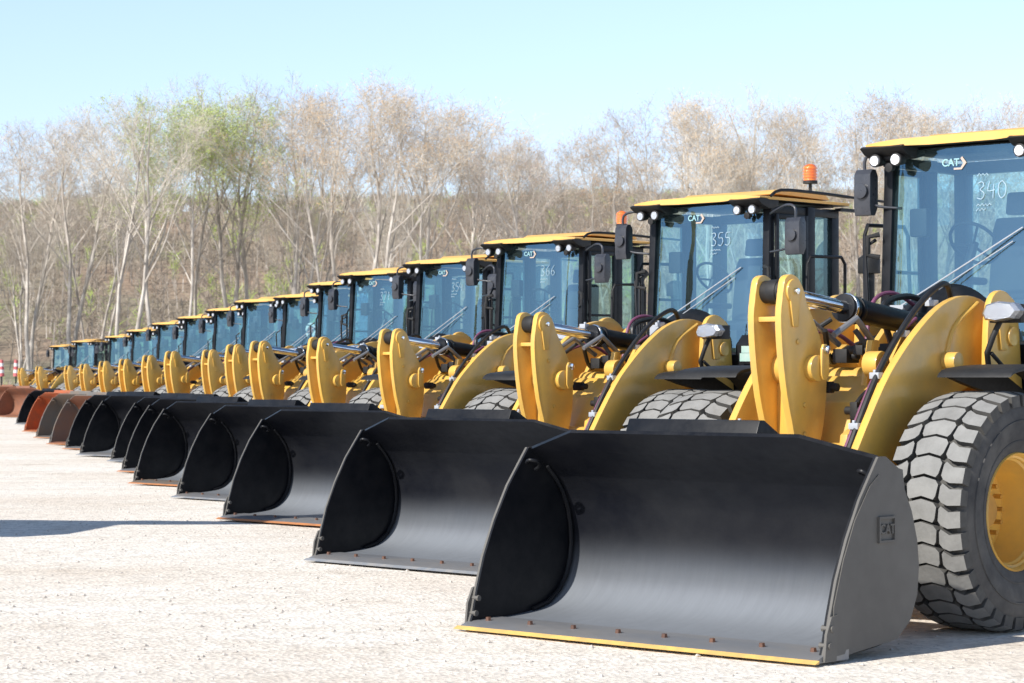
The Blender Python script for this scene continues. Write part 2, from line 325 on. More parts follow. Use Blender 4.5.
def make_loader():
    root=empty('wheel_loader')
    proto={}
    make_bucket(root)
    # ---- tilt lever
    lv=MB()
    for y in (-.140,.088): lv.prism(LEVER_POLY,y,y+.052)
    lv.box(1.40,1.52,-.10,.10,2.015,2.05); lv.box(1.62,1.66,-.09,.09,1.1,1.90); lv.prism([(1.55,.7),(1.62,.7),(1.8,1.5),(1.74,1.5)],-.09,.09); lv.cyl((1.66,-.09,1.70),(1.66,.09,1.70),.11,n=24)
    for y in (-.158,.132):
        lv.cyl((1.49,y,2.22),(1.49,y+.026,2.22),.085,n=24)
    for sg in (-1,1):
        lv.cyl((1.70,sg*.13,1.70),(1.70,sg*.20,1.70),.09,n=28)
        lv.prism([(1.42,2.26),(1.55,2.26),(1.53,1.98),(1.47,1.98)],sg*.1405,sg*.16)
        lv.prism([(1.715,1.83),(1.735,1.865),(1.77,1.865),(1.795,1.83),(1.80,1.66),(1.77,1.62),(1.73,1.62),(1.71,1.66)],sg*.201,sg*.22)
    for x,z in ((1.54,1.88),(1.62,1.45),(1.62,1.25)):
        for sg in (-1,1): lv.cyl((x,sg*.14,z),(x,sg*.152,z),.020,n=8)
    L=lv.build('tilt_lever',[YEL],root,.006)
    pn=MB(); pn.cyl((1.49,-.094,2.22),(1.49,.094,2.22),.078,n=24); pn.cyl((1.49,-.04,2.22),(1.49,.04,2.22),.084,n=24); pn.build('bushing',[BLKM],L,.004)
    for y,z,x,r in ((-.245,1.825,1.755,.030),(-.185,2.22,1.49,.022)):
        p=MB(); p.cyl((x,y,z),(x,y+.05,z),r,n=12); p.build('pin',[CHROME],L,.004)
    # ---- tilt cylinder
    tc=MB(); A=Vector((1.49,0,2.22)); B=Vector((3.25,0,2.02)); d=(B-A).normalized()
    g=A+d*.80
    tc.cyl(g,B-d*.05,.085,n=28); tc.cyl(g-d*.01,g+d*.09,.100,n=28); tc.cyl(g+d*.12,g+d*.16,.10,n=28); tc.box(-.12,.12,-.07,.07,-.09,.09,0,Matrix.Translation(B))
    TC=tc.build('tilt_cylinder',[BLKP],root,.006)
    rd=MB(); rd.cyl(A+d*.05,g+d*.02,.050,n=24); rd.cyl(A+d*.0,A+d*.16,.062,n=20); rd.build('rod',[CHROME],TC,0)
    ck=MB(); ck.cyl(g+d*.02,g+d*.045,.107,n=24); ck.build('gland',[CHROME],TC,.004)
    # ---- lift arms
    for sg in (-1,1):
        a=MB(); y0=sg*.53; y1=sg*.59
        a.prism(ARM_POLY,y0,y1)
        a.cyl((3.38,sg*.47,1.98),(3.38,sg*.66,1.98),.13,n=28); a.cyl((1.36,sg*.50,.34),(1.36,sg*.62,.34),.12,n=24)
        a.cyl((2.74,sg*.59,1.80),(2.74,sg*.70,1.80),.065,n=24)
        a.tube([(3.16,sg*.593,2.22),(2.86,sg*.593,2.05),(2.74,sg*.593,1.82),(2.72,sg*.593,1.72)],.020,6,0,4)
        ao=a.build('lift_arm',[YEL],root,.008)
        for (x,z) in ((1.78,1.36),(2.03,1.70),(2.36,1.99),(2.72,2.21)):
            q=MB(); q.box(x-.03,x+.03,min(sg*.455,sg*.53),max(sg*.455,sg*.53),z-.022,z+.022); q.cyl((x,sg*.48,z+.02),(x,sg*.48,z+.04),.014,n=6); q.build('hose_clamp',[SILV],ao,.004)
    ct=MB(); ct.cyl((1.95,-.53,1.12),(1.95,.53,1.12),.12,n=28); ct.prism([(1.75,.9),(2.05,.9),(2.10,1.25),(1.95,1.36),(1.82,1.30)],.34,.40); ct.prism([(1.75,.9),(2.05,.9),(2.10,1.25),(1.95,1.36),(1.82,1.30)],-.40,-.34)
    ct.build('cross_tube',[YEL],root,.008)
    for sg in (-1,1):
        lc=MB(); lc.cyl((3.35,sg*.47,1.05),(2.2,sg*.47,.92),.075,n=20); o=lc.build('lift_cylinder',[YEL2],root,.004)
        r=MB(); r.cyl((2.25,sg*.47,.925),(1.9,sg*.47,.885),.04,n=16); r.build('rod',[CHROME],o,0)
    # ---- front frame with the towers
    ff=MB()
    ff.prism([(2.15,.45),(2.05,1.15),(2.35,1.50),(2.9,1.72),(3.55,1.78),(3.75,1.2),(3.7,.5),(2.9,.35)],-.40,.40)
    ff.prism([(2.35,1.48),(2.6,1.85),(2.8,1.93),(3.0,1.70)],-.33,-.27); ff.prism([(2.35,1.48),(2.6,1.85),(2.8,1.93),(3.0,1.70)],.27,.33)
    for sg in (-1,1):
        tw=smoothpath([(3.10,1.2),(3.08,1.7),(3.10,2.10),(3.16,2.26),(3.28,2.31),(3.40,2.27),(3.50,2.16),(3.55,1.7),(3.62,1.1)],3)
        ff.prism(tw,sg*.67,sg*.72); ff.prism([(3.15,.9),(3.12,1.6),(3.17,2.10),(3.30,2.20),(3.45,2.1),(3.6,1.2),(3.6,.8)],sg*.42,sg*.465)
        ff.box(3.15,3.62,min(sg*.42,sg*.70),max(sg*.42,sg*.70),.75,1.20)
        ff.prism([(3.2,2.15),(3.36,2.15),(3.33,1.88),(3.24,1.88)],sg*.721,sg*.742)
        ff.prism([(3.05,1.5),(3.02,1.95),(3.22,2.12),(3.42,2.0),(3.5,1.5)],sg*.16,sg*.21)
        ff.cyl((3.38,sg*.72,1.98),(3.38,sg*.76,1.98),.07,n=20)
    ff.cyl((2.55,-.33,1.66),(2.55,.33,1.66),.10,n=24); ff.cyl((3.25,-.24,2.02),(3.25,.24,2.02),.07,n=20)
    ff.prism([(2.0,.55),(2.0,1.2),(2.12,1.52),(2.38,1.70),(2.45,1.5),(2.4,.5)],-.30,.30); ff.cyl((2.22,-.42,1.78),(2.22,-.30,1.78),.09,n=24); ff.prism([(2.25,1.5),(2.36,1.95),(2.44,1.95),(2.42,1.5)],-.24,-.19); ff.prism([(2.05,1.4),(2.5,2.0),(2.54,1.95),(2.12,1.38)],-.40,-.36)
    ff.build('front_frame',[YEL],root,.010)
    for (x,y,z,sx,sy,sz) in ((2.40,-.12,1.88,.05,.04,.035),(2.5,.08,1.84,.08,.06,.05),(2.78,-.12,1.88,.07,.06,.05),(2.62,-.34,1.98,.05,.04,.04),(2.02,-.33,1.46,.03,.03,.06),(2.00,-.10,1.62,.03,.05,.04)):
        dk=MB(); dk.box(x-sx,x+sx,y-sy,y+sy,z-sz,z+sz); dk.cyl((x,y-sy-.05,z),(x,y+sy+.05,z),.03,n=10); dk.build('valve_block',[BLKM],root,.008)
    # ---- hoses
    hs=[([(2.32,-.12,2.02),(2.5,-.24,1.78),(2.75,-.30,1.82),(3.0,-.28,2.05)],.020,HOSE),
        ([(2.30,.12,2.02),(2.52,.22,1.80),(2.8,.26,1.90),(3.1,.22,1.98)],.020,HOSE),
        ([(3.05,.05,1.9),(3.0,.10,2.20),(3.4,.16,2.29),(3.75,.2,2.25)],.024,HOSE),
        ([(1.64,-.505,1.14),(2.02,-.505,1.70),(2.42,-.505,2.10),(2.75,-.50,2.31),(3.02,-.44,2.33),(3.2,-.36,2.05)],.022,HOSE),
        ([(1.62,-.470,1.10),(1.98,-.470,1.62),(2.30,-.47,1.95),(2.6,-.44,2.10)],.014,PINK),
        ([(2.0,.30,1.60),(2.2,.32,1.90),(2.5,.22,2.02),(2.9,.15,1.82)],.016,PINK),
        ([(3.1,.32,1.9),(3.25,.36,2.24),(3.5,.34,2.32),(3.8,.3,2.2)],.016,PINK),
        ([(2.1,-.25,1.25),(2.05,-.30,1.48),(2.25,-.32,1.62),(2.45,-.25,1.55)],.016,HOSE),
        ([(1.95,.2,1.45),(1.98,.28,1.75),(2.2,.25,1.95),(2.35,.1,2.10)],.018,HOSE)]
    for pts,r,m in hs:
        h=MB(); h.tube(pts,r,8,0,6); h.build('hose',[m],root,0)
    # linkage bars under the cylinder
    lk=MB()
    lk.tube([(1.98,-.18,1.98),(2.22,-.20,2.10),(2.5,-.14,1.95)],.022,8,0,1); lk.tube([(1.95,.18,1.95),(2.22,.17,2.08),(2.5,.14,1.92)],.022,8,0,1)
    lk.build('hose_guide',[STEEL],root,0)
    # ---- axles and wheels
    ax=MB(); ax.cyl((2.45,-.9,.79),(2.45,.9,.79),.17,n=24); ax.cyl((2.45,-.3,.79),(2.45,.3,.79),.30,n=28); ax.cyl((5.85,-.9,.79),(5.85,.9,.79),.17,n=24); ax.cyl((5.85,-.3,.79),(5.85,.3,.79),.28,n=28)
    ax.build('axle',[YEL2],root,.01)
    for x in (2.45,5.85):
        for sg in (-1,1): make_wheel(root,x,sg*1.09,.79,sg,proto)
    st=MB(); st.box(2.40,2.47,-1.005,-.998,1.00,1.07); st.build('rim_sticker',[WHITE],root,0)
    # ---- front fenders
    for sg in (-1,1):
        f=MB(); top=smoothpath([(2.24,1.715),(2.34,1.75),(2.7,1.775),(3.15,1.765),(3.45,1.64),(3.62,1.30)],3)
        f.prism(top+[(p[0]-.02,p[1]-.028) for p in top[::-1]],sg*.85,sg*1.42)
        f.prism([(2.4,1.69),(3.1,1.71),(3.4,1.58),(3.3,1.5),(2.6,1.64)],sg*.80,sg*.85)
        f.build('front_fender',[BLKM],root,.008)
    # ---- headlights
    for sg in (-1,1):
        b=MB(); b.tube([(3.12,sg*.73,1.70),(2.98,sg*.78,1.86),(3.02,sg*.86,2.08)],.022,8,0,2); b.tube([(3.0,sg*.80,1.86),(3.2,sg*.82,1.72)],.016,8,0,1)
        b.box(2.98,3.10,min(sg*.80,sg*1.05),max(sg*.80,sg*1.05),2.07,2.20)
        hb=b.build('headlight',[BLKM],root,.012)
        l=MB(); pl=[(.79,2.135),(.82,2.195),(.92,2.22),(1.04,2.205),(1.09,2.15),(1.04,2.095),(.90,2.075),(.81,2.09)]
        for x0,x1,k0,k1 in ((2.975,2.90,1,1),(2.90,2.875,1,.82)):
            cy,cz=.94,2.145; n=len(pl)
            vs=[(x0,sg*(cy+(p[0]-cy)*k0),cz+(p[1]-cz)*k0) for p in pl]+[(x1,sg*(cy+(p[0]-cy)*k1),cz+(p[1]-cz)*k1) for p in pl]
            l.add(vs,[(i,(i+1)%n,(i+1)%n+n,i+n) for i in range(n)]+([tuple(range(n,2*n))] if k1<1 else [tuple(range(n))]))
        l.build('lens',[LENS],hb,0)
    # ---- cab
    cb=MB()
    xf0,xf1=3.985,4.045     # windshield leans back
    for sg in (-1,1):
        # front posts, door posts, rear posts
        cb.add([(xf0,sg*.72,1.75),(xf0,sg*.80,1.75),(xf0+.09,sg*.80,1.75),(xf0+.09,sg*.72,1.75),(xf1,sg*.70,3.42),(xf1,sg*.78,3.42),(xf1+.09,sg*.78,3.42),(xf1+.09,sg*.70,3.42)],[(0,1,2,3),(4,5,6,7),(0,1,5,4),(1,2,6,5),(2,3,7,6),(3,0,4,7)])
        cb.box(4.62,4.74,min(sg*.74,sg*.82),max(sg*.74,sg*.82),1.75,3.42)
        cb.box(5.06,5.18,min(sg*.68,sg*.79),max(sg*.68,sg*.79),1.9,3.42)
        cb.box(4.05,5.15,min(sg*.73,sg*.80),max(sg*.73,sg*.80),3.33,3.41)
        cb.box(4.06,4.62,min(sg*.76,sg*.80),max(sg*.76,sg*.80),1.62,1.98)
        cb.box(4.74,5.06,min(sg*.74,sg*.79),max(sg*.74,sg*.79),1.9,2.35)
        # door frame lip
        for (a,b,c,d) in ((4.10,4.15,1.98,3.33),(4.57,4.62,1.98,3.33),(4.15,4.57,3.28,3.33),(4.15,4.57,1.98,2.04)):
            cb.box(a,b,min(sg*.80,sg*.825),max(sg*.80,sg*.825),c,d)
        cb.box(4.10,4.57,min(sg*.79,sg*.81),max(sg*.79,sg*.81),2.50,2.53)
    cb.box(3.98,5.16,-.72,.72,1.62,1.72); cb.box(3.93,4.02,-.72,.72,1.62,1.96); cb.box(5.08,5.15,-.70,.70,1.9,2.30); cb.box(5.08,5.15,-.70,.70,3.33,3.43)
    cb.box(4.03,5.16,-.74,.74,3.44,3.455)
    cf=cb.build('cab_frame',[BLKP],root,.010)
    ws=MB(); fy=[-.72,-.66,-.60,-.54,.54,.60,.66,.72]; fx=[.105,.055,.02,0,0,.02,.055,.105]
    ws.add([(3.925-.009+fx[i],fy[i],1.96) for i in range(8)]+[(4.008+fx[i]*.8,fy[i]*.985,3.44) for i in range(8)],[(i,i+1,i+9,i+8) for i in range(7)]); ws.build('windshield',[WIND],root,0,smooth=30)
    for sg in (-1,1):
        g=MB(); g.add([(4.15,sg*.79,2.04),(4.57,sg*.79,2.04),(4.57,sg*.79,3.28),(4.15,sg*.79,3.28)],[(0,1,2,3)]); g.build('door_glass',[SIDEG],root,0,smooth=0)
        g=MB(); g.add([(4.74,sg*.77,2.35),(5.06,sg*.76,2.35),(5.06,sg*.76,3.33),(4.74,sg*.77,3.33)],[(0,1,2,3)]); g.build('rear_side_window',[SIDEG],root,0,smooth=0)
    g=MB(); g.add([(5.11,-.68,2.30),(5.11,.68,2.30),(5.11,.68,3.33),(5.11,-.68,3.33)],[(0,1,2,3)]); g.build('rear_window',[SIDEG],root,0,smooth=0)
    # decal top of the windshield
    def wx(z): return 3.925+(z-2.10)*.0625-.006
    dc=MB(); vs,fs=text_mesh('CAT',.078,.001); dc.add([(wx(3.32)-.002+v.z,.15-v.x,3.32+v.y) for v in vs],fs,0)
    hexp=[(-.13,3.215),(-.05,3.215),(-.02,3.27),(-.05,3.325),(-.10,3.325)]
    hx=[(.02,3.215),(-.05,3.215),(-.09,3.265),(-.05,3.315),(-.035,3.30),(-.062,3.265),(-.04,3.23),(.02,3.23)]
    dc.add([(wx(z),y+.10,z+.05) for y,z in hx],[(0,1,6,7),(1,2,5,6),(2,3,4,5)],1)
    dc.build('decal',[DECAL,DECAL2],root,0,smooth=0,norm=False)
    # roof
    rf=MB()
    def slab(o,z0,z1,mi=0):
        n=len(o); rf.add([(x,y,z0(x,y)) for x,y in o]+[(x,y,z1(x,y)) for x,y in o],[tuple(range(n)),tuple(range(n,2*n))]+[(i,(i+1)%n,(i+1)%n+n,i+n) for i in range(n)],mi)
    nx,ny=10,24
    def rz(x,y): return 3.488+.042*(1-abs(y/.86)**3)-.015*max(0,(4.05-x)/.33)**2
    def rx(i,y): 
        a=abs(y)/.86; f=3.90-.09*max(0,min(1,(a-.35)/.25))+.04*max(0,a-.8)/.2; return f+(5.32-f)*i/nx
    vs=[];vs2=[]
    for i in range(nx+1):
        for j in range(ny+1):
            y=.86*(2*j/ny-1)
            if i in (0,nx) and j in (0,ny): y*=.96
            x=rx(i,y); vs.append((x,y,rz(x,y))); vs2.append((x,y*.985,3.462))
    q=[(i*(ny+1)+j,i*(ny+1)+j+1,(i+1)*(ny+1)+j+1,(i+1)*(ny+1)+j) for i in range(nx) for j in range(ny)]
    rf.add(vs,q,0); rf.add(vs2,q,1)
    M=(nx+1)*(ny+1); rim=[j for j in range(ny+1)]+[i*(ny+1)+ny for i in range(1,nx+1)]+[nx*(ny+1)+j for j in range(ny-1,-1,-1)]+[i*(ny+1) for i in range(nx-1,0,-1)]
    rf.add(vs+vs2,[(rim[k],rim[(k+1)%len(rim)],rim[(k+1)%len(rim)]+M,rim[k]+M) for k in range(len(rim))],0)
    rf.prism([(4.35,3.55),(4.45,3.60),(5.15,3.60),(5.25,3.53)],-.62,.62,0)
    ro=rf.build('roof',[ROOF,BLKM],root,0,smooth=50)
    for sg in (-1,1):
        v=MB(); 
        v.prism([(3.785,3.455),(3.82,3.472),(4.12,3.474),(4.12,3.40),(3.98,3.37),(3.85,3.41)],sg*.46,sg*.84)
        for yy in (.54,.73): v.cyl((3.93,sg*yy,3.365),(3.83,sg*yy,3.360),.038,.052,n=18)
        v.box(3.90,3.96,min(sg*.50,sg*.77),max(sg*.50,sg*.77),3.37,3.42); v.cyl((3.93,sg*.63,3.31),(3.87,sg*.63,3.305),.03,.036,n=14); v.box(3.905,3.925,min(sg*.62,sg*.64),max(sg*.62,sg*.64),3.31,3.40)
        vo=v.build('work_light',[BLKM],root,.006)
        for yy in (.54,.73):
            l=MB(); l.cyl((3.84,sg*yy,3.360),(3.822,sg*yy,3.359),.045,.038,n=18); l.build('lens',[LENS],vo,0)
    # roof side rail, beacon
    rl=MB(); rl.tube([(3.95,-.87,3.49),(4.08,-.90,3.555),(4.6,-.905,3.56),(5.2,-.905,3.545)],.016,8,0,3); rl.tube([(5.2,-.905,3.545),(5.85,-.905,3.53)],.014,8,0,1); rl.box(5.1,5.40,-.88,-.80,3.40,3.43); rl.build('roof_rail',[BLKP],root,0)
    bc=MB(); bc.cyl((5.08,-.5,3.55),(5.08,-.5,3.80),.018,n=10); bc.cyl((5.08,-.5,3.79),(5.08,-.5,3.82),.075,n=20); bo=bc.build('beacon',[BLKM],root,0); bo.location.z=-.09
    l=MB(); l.cyl((5.08,-.5,3.82),(5.08,-.5,3.97),.070,.066,n=24); l.cyl((5.08,-.5,3.97),(5.08,-.5,3.99),.070,.04,n=24)
    for z in (3.85,3.88,3.91,3.94): l.cyl((5.08,-.5,z),(5.08,-.5,z+.012),.080,n=24)
    l.build('lens',[AMBER],bo,0)
    # cowl under the windshield, wipers
    cw=MB(); 
    nn=14
    vs=[];
    for i in range(6):
        t=i/5; x=3.50+.44*t
        for j in range(nn+1):
            u=2*j/nn-1; vs.append((x,.14+u*(.36+.10*t),1.98+(.22+.20*t)*math.sqrt(max(0,1-u*u*.93))*(.55+.45*math.sin(t*1.57))))
    cw.add(vs,[(i*(nn+1)+j,i*(nn+1)+j+1,(i+1)*(nn+1)+j+1,(i+1)*(nn+1)+j) for i in range(5) for j in range(nn)])
    cw.add([vs[j] for j in range(nn+1)]+[(3.50,vs[j][1],1.55) for j in range(nn+1)],[(j,j+1,j+nn+2,j+nn+1) for j in range(nn)])
    cw.build('cowl',[BLKP],root,0,smooth=60)
    sk=MB(); sk.box(3.60,3.915,-.72,.72,1.25,1.93); sk.prism([(3.56,1.30),(3.56,2.02),(3.66,2.12),(3.90,2.14),(3.90,1.30)],-.98,-.735); sk.prism([(3.56,1.30),(3.56,2.02),(3.66,2.12),(3.90,2.14),(3.90,1.30)],.735,.98); sk.build('side_panel',[BLKP],root,.02)
    lb=MB(); lb.box(3.552,3.556,-.93,-.80,1.86,1.94); lb.box(3.552,3.556,-.93,-.82,1.943,2.01); lb.build('warning_label',[LABEL],root,0)
    w=MB(); w.tube([(3.80,.50,2.22),(3.945,-.50,2.80)],.006,6,0,1); w.tube([(3.81,.50,2.16),(3.94,-.42,2.70)],.0045,6,0,1); w.box(3.78,3.84,.44,.56,2.13,2.24); w.build('wiper',[SILV],root,0)
    # mirrors and grab rails
    for sg in (-1,1):
        q=1.07 if sg>0 else 1.26; xq=3.92 if sg>0 else 3.82; hw=.075 if sg>0 else .088
        m=MB(); m.tube([(4.02,sg*.80,3.36),(xq+.04,sg*(q-.14),3.42),(xq,sg*q,3.38),(xq,sg*q,3.22)],.014,8,0,4); m.tube([(4.02,sg*.80,2.98),(xq+.03,sg*(q-.1),3.0),(xq,sg*q,3.05)],.012,8,0,3)
        m.prism([(xq-.04,2.93),(xq-.055,3.00),(xq-.05,3.25),(xq-.02,3.29),(xq+.03,3.29),(xq+.06,3.24),(xq+.06,3.0),(xq+.02,2.93)],sg*(q-hw),sg*(q+hw))
        m.cyl((xq,sg*q,3.12),(xq-.08,sg*q,3.12),.05,.06,n=18)
        mo=m.build('mirror',[MIRB],root,.018,3)
        k=MB(); k.box(xq+.062,xq+.067,min(sg*(q-hw+.015),sg*(q+hw-.015)),max(sg*(q-hw+.015),sg*(q+hw-.015)),2.98,3.24); k.build('mirror_glass',[MIRR],mo,0)
        h=MB(); h.tube([(4.22,sg*1.08,1.9),(4.24,sg*1.10,2.82),(4.28,sg*1.10,2.90),(4.80,sg*1.10,2.91),(4.86,sg*1.10,2.84),(4.88,sg*1.08,1.9)],.017,8,0,1)
        h.tube([(3.93,sg*.84,1.9),(3.92,sg*.88,2.70),(3.98,sg*.82,2.76)],.014,8,0,1); h.build('handrail',[BLKP],root,0)
        a=MB(); a.tube([(3.97,sg*.78,2.62),(3.93,sg*.86,2.64),(3.93,sg*.86,2.78),(3.97,sg*.78,2.80)],.022,8,0,1); a.build('hinge',[BLKM],root,0)
        s=MB(); s.box(3.9,5.3,min(sg*.80,sg*1.20),max(sg*.80,sg*1.20),1.52,1.58)
        for z in (.62,.92,1.22): s.box(4.2,4.7,min(sg*1.05,sg*1.22),max(sg*1.05,sg*1.22),z,z+.04)
        s.box(4.16,4.20,min(sg*1.1,sg*1.2),max(sg*1.1,sg*1.2),.6,1.55); s.box(4.70,4.74,min(sg*1.1,sg*1.2),max(sg*1.1,sg*1.2),.6,1.55); s.build('ladder',[BLKM],root,.006)
        f=MB(); top=smoothpath([(4.95,1.2),(5.1,1.60),(5.5,1.80),(6.2,1.80),(6.6,1.62),(6.78,1.2)],3)
        f.prism(top+[(5.85+(p[0]-5.85)*.96,p[1]-.05) for p in top[::-1]],sg*.78,sg*1.44); f.build('rear_fender',[BLKM],root,.006)
    # ---- cab interior
    si=MB(); 
    si.prism([(4.38,2.14),(4.36,2.26),(4.80,2.30),(4.88,2.2),(4.86,2.1)],-.20,.34); si.prism([(4.78,2.20),(4.86,2.85),(4.92,2.96),(5.0,2.92),(4.98,2.2)],-.18,.32); si.prism([(4.87,2.97),(4.90,3.15),(4.98,3.15),(5.0,2.97)],-.07,.21)
    for y in (-.28,.36): si.box(4.45,4.88,y,y+.07,2.42,2.48)
    si.box(4.5,4.85,-.1,.24,1.72,2.14); si.build('seat',[SEAT],root,.03,3)
    sw=MB(); c=Vector((4.28,.12,2.72)); ax_=Vector((.75,0,.66)).normalized(); u=Vector((0,1,0)); v=ax_.cross(u)
    sw.tube([c+u*(.20*math.cos(t))+v*(.20*math.sin(t)) for t in [2*math.pi*k/24 for k in range(25)]],.014,8,0,1)
    for t in (0,2.1,4.2): sw.tube([c-ax_*.03,c+u*(.20*math.cos(t))+v*(.20*math.sin(t))],.011,6,0,1)
    sw.tube([c,(4.14,.12,2.45),(4.10,.12,1.75)],.035,10,0,1); sw.build('steering_wheel',[BLKP],root,0)
    co=MB(); co.box(4.06,4.25,-.35,.5,1.72,2.18); co.box(4.35,5.0,-.62,-.40,1.72,2.34); co.box(4.95,5.07,-.66,.66,1.72,2.28); co.box(4.12,4.20,-.60,-.44,2.60,2.82); co.box(4.14,4.22,.46,.62,2.78,3.00); co.build('console',[BLKM],root,.02)
    # ---- rear frame, hood
    rr=MB(); rr.prism([(3.75,.55),(3.75,1.3),(4.3,1.5),(7.9,1.45),(7.9,.75),(5.0,.5)],-.44,.44); rr.build('rear_frame',[YEL2],root,.01)
    hd=MB(); pr=smoothpath([(5.28,1.5),(5.26,2.20),(5.4,2.34),(6.6,2.44),(7.6,2.34),(8.0,2.15),(8.05,1.5)],2)
    hd.prism(pr,-.62,.62); ho=hd.build('engine_hood',[YEL],root,.04,3)
    gr=MB()
    for sg in (-1,1):
        for k in range(6): gr.box(6.1,7.5,min(sg*.621,sg*.635),max(sg*.621,sg*.635),1.62+k*.1,1.68+k*.1)
    gr.build('grille',[BLKM],ho,0)
    cwt=MB(); cwt.prism([(7.9,.7),(7.9,1.48),(8.45,1.44),(8.5,1.0),(8.3,.68)],-1.25,1.25); cwt.build('counterweight',[BLKP],root,.05,3)
    ex=MB(); ex.cyl((6.35,.32,2.45),(6.35,.32,3.0),.07,n=20); ex.tube([(6.35,.32,2.98),(6.36,.32,3.08),(6.46,.32,3.16)],.06,12,0,3); ex.build('exhaust_pipe',[BLKM],root,0)
    ai=MB(); ai.cyl((6.35,-.32,2.45),(6.35,-.32,2.85),.06,n=20); ai.cyl((6.35,-.32,2.82),(6.35,-.32,2.98),.12,n=24); ai.cyl((6.35,-.32,2.98),(6.35,-.32,3.03),.12,.05,n=24); ai.build('air_intake',[BLKM],root,.006)
    return root

# hand-marked stock numbers on the windshield: strokes on a 1 x 1.6 grid
DIG={'0':[[(.5,1.6),(.1,1.3),(.05,.5),(.4,0),(.85,.3),(.95,1.1),(.5,1.6)]],
'1':[[(.3,1.3),(.55,1.6),(.5,0)]],'2':[[(.05,1.3),(.5,1.6),(.9,1.2),(.1,0),(.95,.05)]],
'3':[[(.1,1.5),(.6,1.6),(.85,1.25),(.4,.88),(.9,.5),(.6,0),(.05,.1)]],
'4':[[(.25,1.6),(.05,.75),(.95,.8)],[(.75,1.3),(.7,0)]],
'5':[[(.9,1.6),(.2,1.55),(.15,.95),(.7,.95),(.9,.5),(.55,0),(.05,.1)]],
'6':[[(.8,1.6),(.3,1.1),(.1,.4),(.5,0),(.9,.35),(.6,.8),(.15,.6)]],
'7':[[(.05,1.55),(.9,1.6),(.4,0)]],'8':[[(.8,1.35),(.45,1.6),(.15,1.3),(.8,.5),(.5,0),(.1,.35),(.8,1.35)]],'9':[[(.85,1.2),(.5,1.6),(.15,1.25),(.4,.9),(.85,1.2),(.7,0)]]}
def marker_number(num,parent,sd,thick=.0034):
    rnd=random.Random(sd); mb=MB(); s=.070
    def P(y,z): return (3.925+(z-2.10)*.0625-.010,y,z)
    y=-.09
    for ch in num:
        for st in DIG[ch]:
            mb.tube([P(y-p[0]*s,3.03+p[1]*s*1.15) for p in st],thick,5,0,3)
        y-=s*1.3
    # short scribbled lines over and under the number
    for (z,y0,n,a) in ((3.215,-.09,7,.010),(2.985,-.09,9,.010),(2.95,-.09,6,.010)):
        mb.tube([P(y0-k*.016,z+(a if k%2 else -a)*rnd.uniform(.5,1.1)) for k in range(n)],thick*.8,4,0,1)
    return mb.build('marker_number',[INK],parent,0)

def copy_tree(o,parent=None,skip=()):
    if o.name.split('.')[0] in skip: return None
    c=o.copy(); C.objects.link(c); c.parent=parent
    for ch in o.children: copy_tree(ch,c,skip)
    return c

proto=make_loader()
GRP='wheel loaders parked in a staggered row'
LOADERS=[ # x, y, yaw, scale, number, bucket kind, beacon, label
 (.74,14.90,42.7,1.0,'340','black','', 'nearest yellow wheel loader, black bucket with yellow edge, marked 340 on its windshield'),
 (-.83,20.80,44.4,.99,'355','black_steel','b','second wheel loader in the row, marked 355 on its windshield, steel bucket edge'),
 (-2.45,27.10,44.9,.98,'366','black_rust','b','third wheel loader in the row, marked 366, black bucket with an orange rusty edge'),
 (-3.76,32.20,46.4,.975,'354','black_steel','','fourth wheel loader in the row, black bucket with a grey steel lip'),
 (-5.05,36.50,46.0,.98,'371','worn','','fifth wheel loader in the row, scuffed black bucket with wide worn tan lip'),
 (-6.02,41.18,47.0,.985,'','black_rust','','sixth wheel loader in the row, narrow view of its cab between two others'),
 (-7.12,46.52,46.6,.97,'','black_steel','','seventh wheel loader in the row, a round orange and white disc in its cab'),
 (-8.42,50.20,46.0,.975,'','black_steel','','eighth wheel loader in the row, big plain black bucket with dusty pale lip'),
 (-9.58,54.60,45.9,.955,'','black_rust','','ninth wheel loader in the row, black bucket beside the rusty brown one'),
 (-10.75,58.60,45.5,.93,'','rustin','','tenth wheel loader in the row, its bucket rusty brown inside'),
 (-12.35,64.90,45.2,.925,'','grey','','eleventh wheel loader in the row, its bucket weathered grey'),
 (-14.25,72.50,44.4,.91,'','orange','','twelfth wheel loader in the row, its bucket painted bright orange'),
 (-16.90,84.00,43.7,.91,'','black_steel','','thirteenth wheel loader in the row, small dark black bucket between orange and brown ones'),
 (-21.20,100.0,44.0,.93,'','rusty','','fourteenth wheel loader in the row, its large rusty bucket near the left end'),
 (-25.30,116.0,44.0,.93,'','rusty','','farthest wheel loader in the row, rusty bucket cut by the left frame edge'),
]
def set_mats(o,mats):
    for i,m in enumerate(mats):
        if m: o.material_slots[i].link='OBJECT'; o.material_slots[i].material=m
KINDS={'black':(None,None,None,STEEL,YTIP),'black_steel':(None,None,None,STEEL,STIP),'black_rust':(None,None,None,STEEL,RTIP),
 'worn':(None,None,None,GREYB,RTIP),'rustin':(RUSTB,GREYB,GREYB,RUSTB,RTIP),'grey':(GREYB,GREYB,GREYB,GREYB,RTIP),'orange':(ORNG,ORNG,ORNG,ORNG,RTIP),'rusty':(RUSTB,RUSTB,RUSTB,RUSTB,RTIP)}
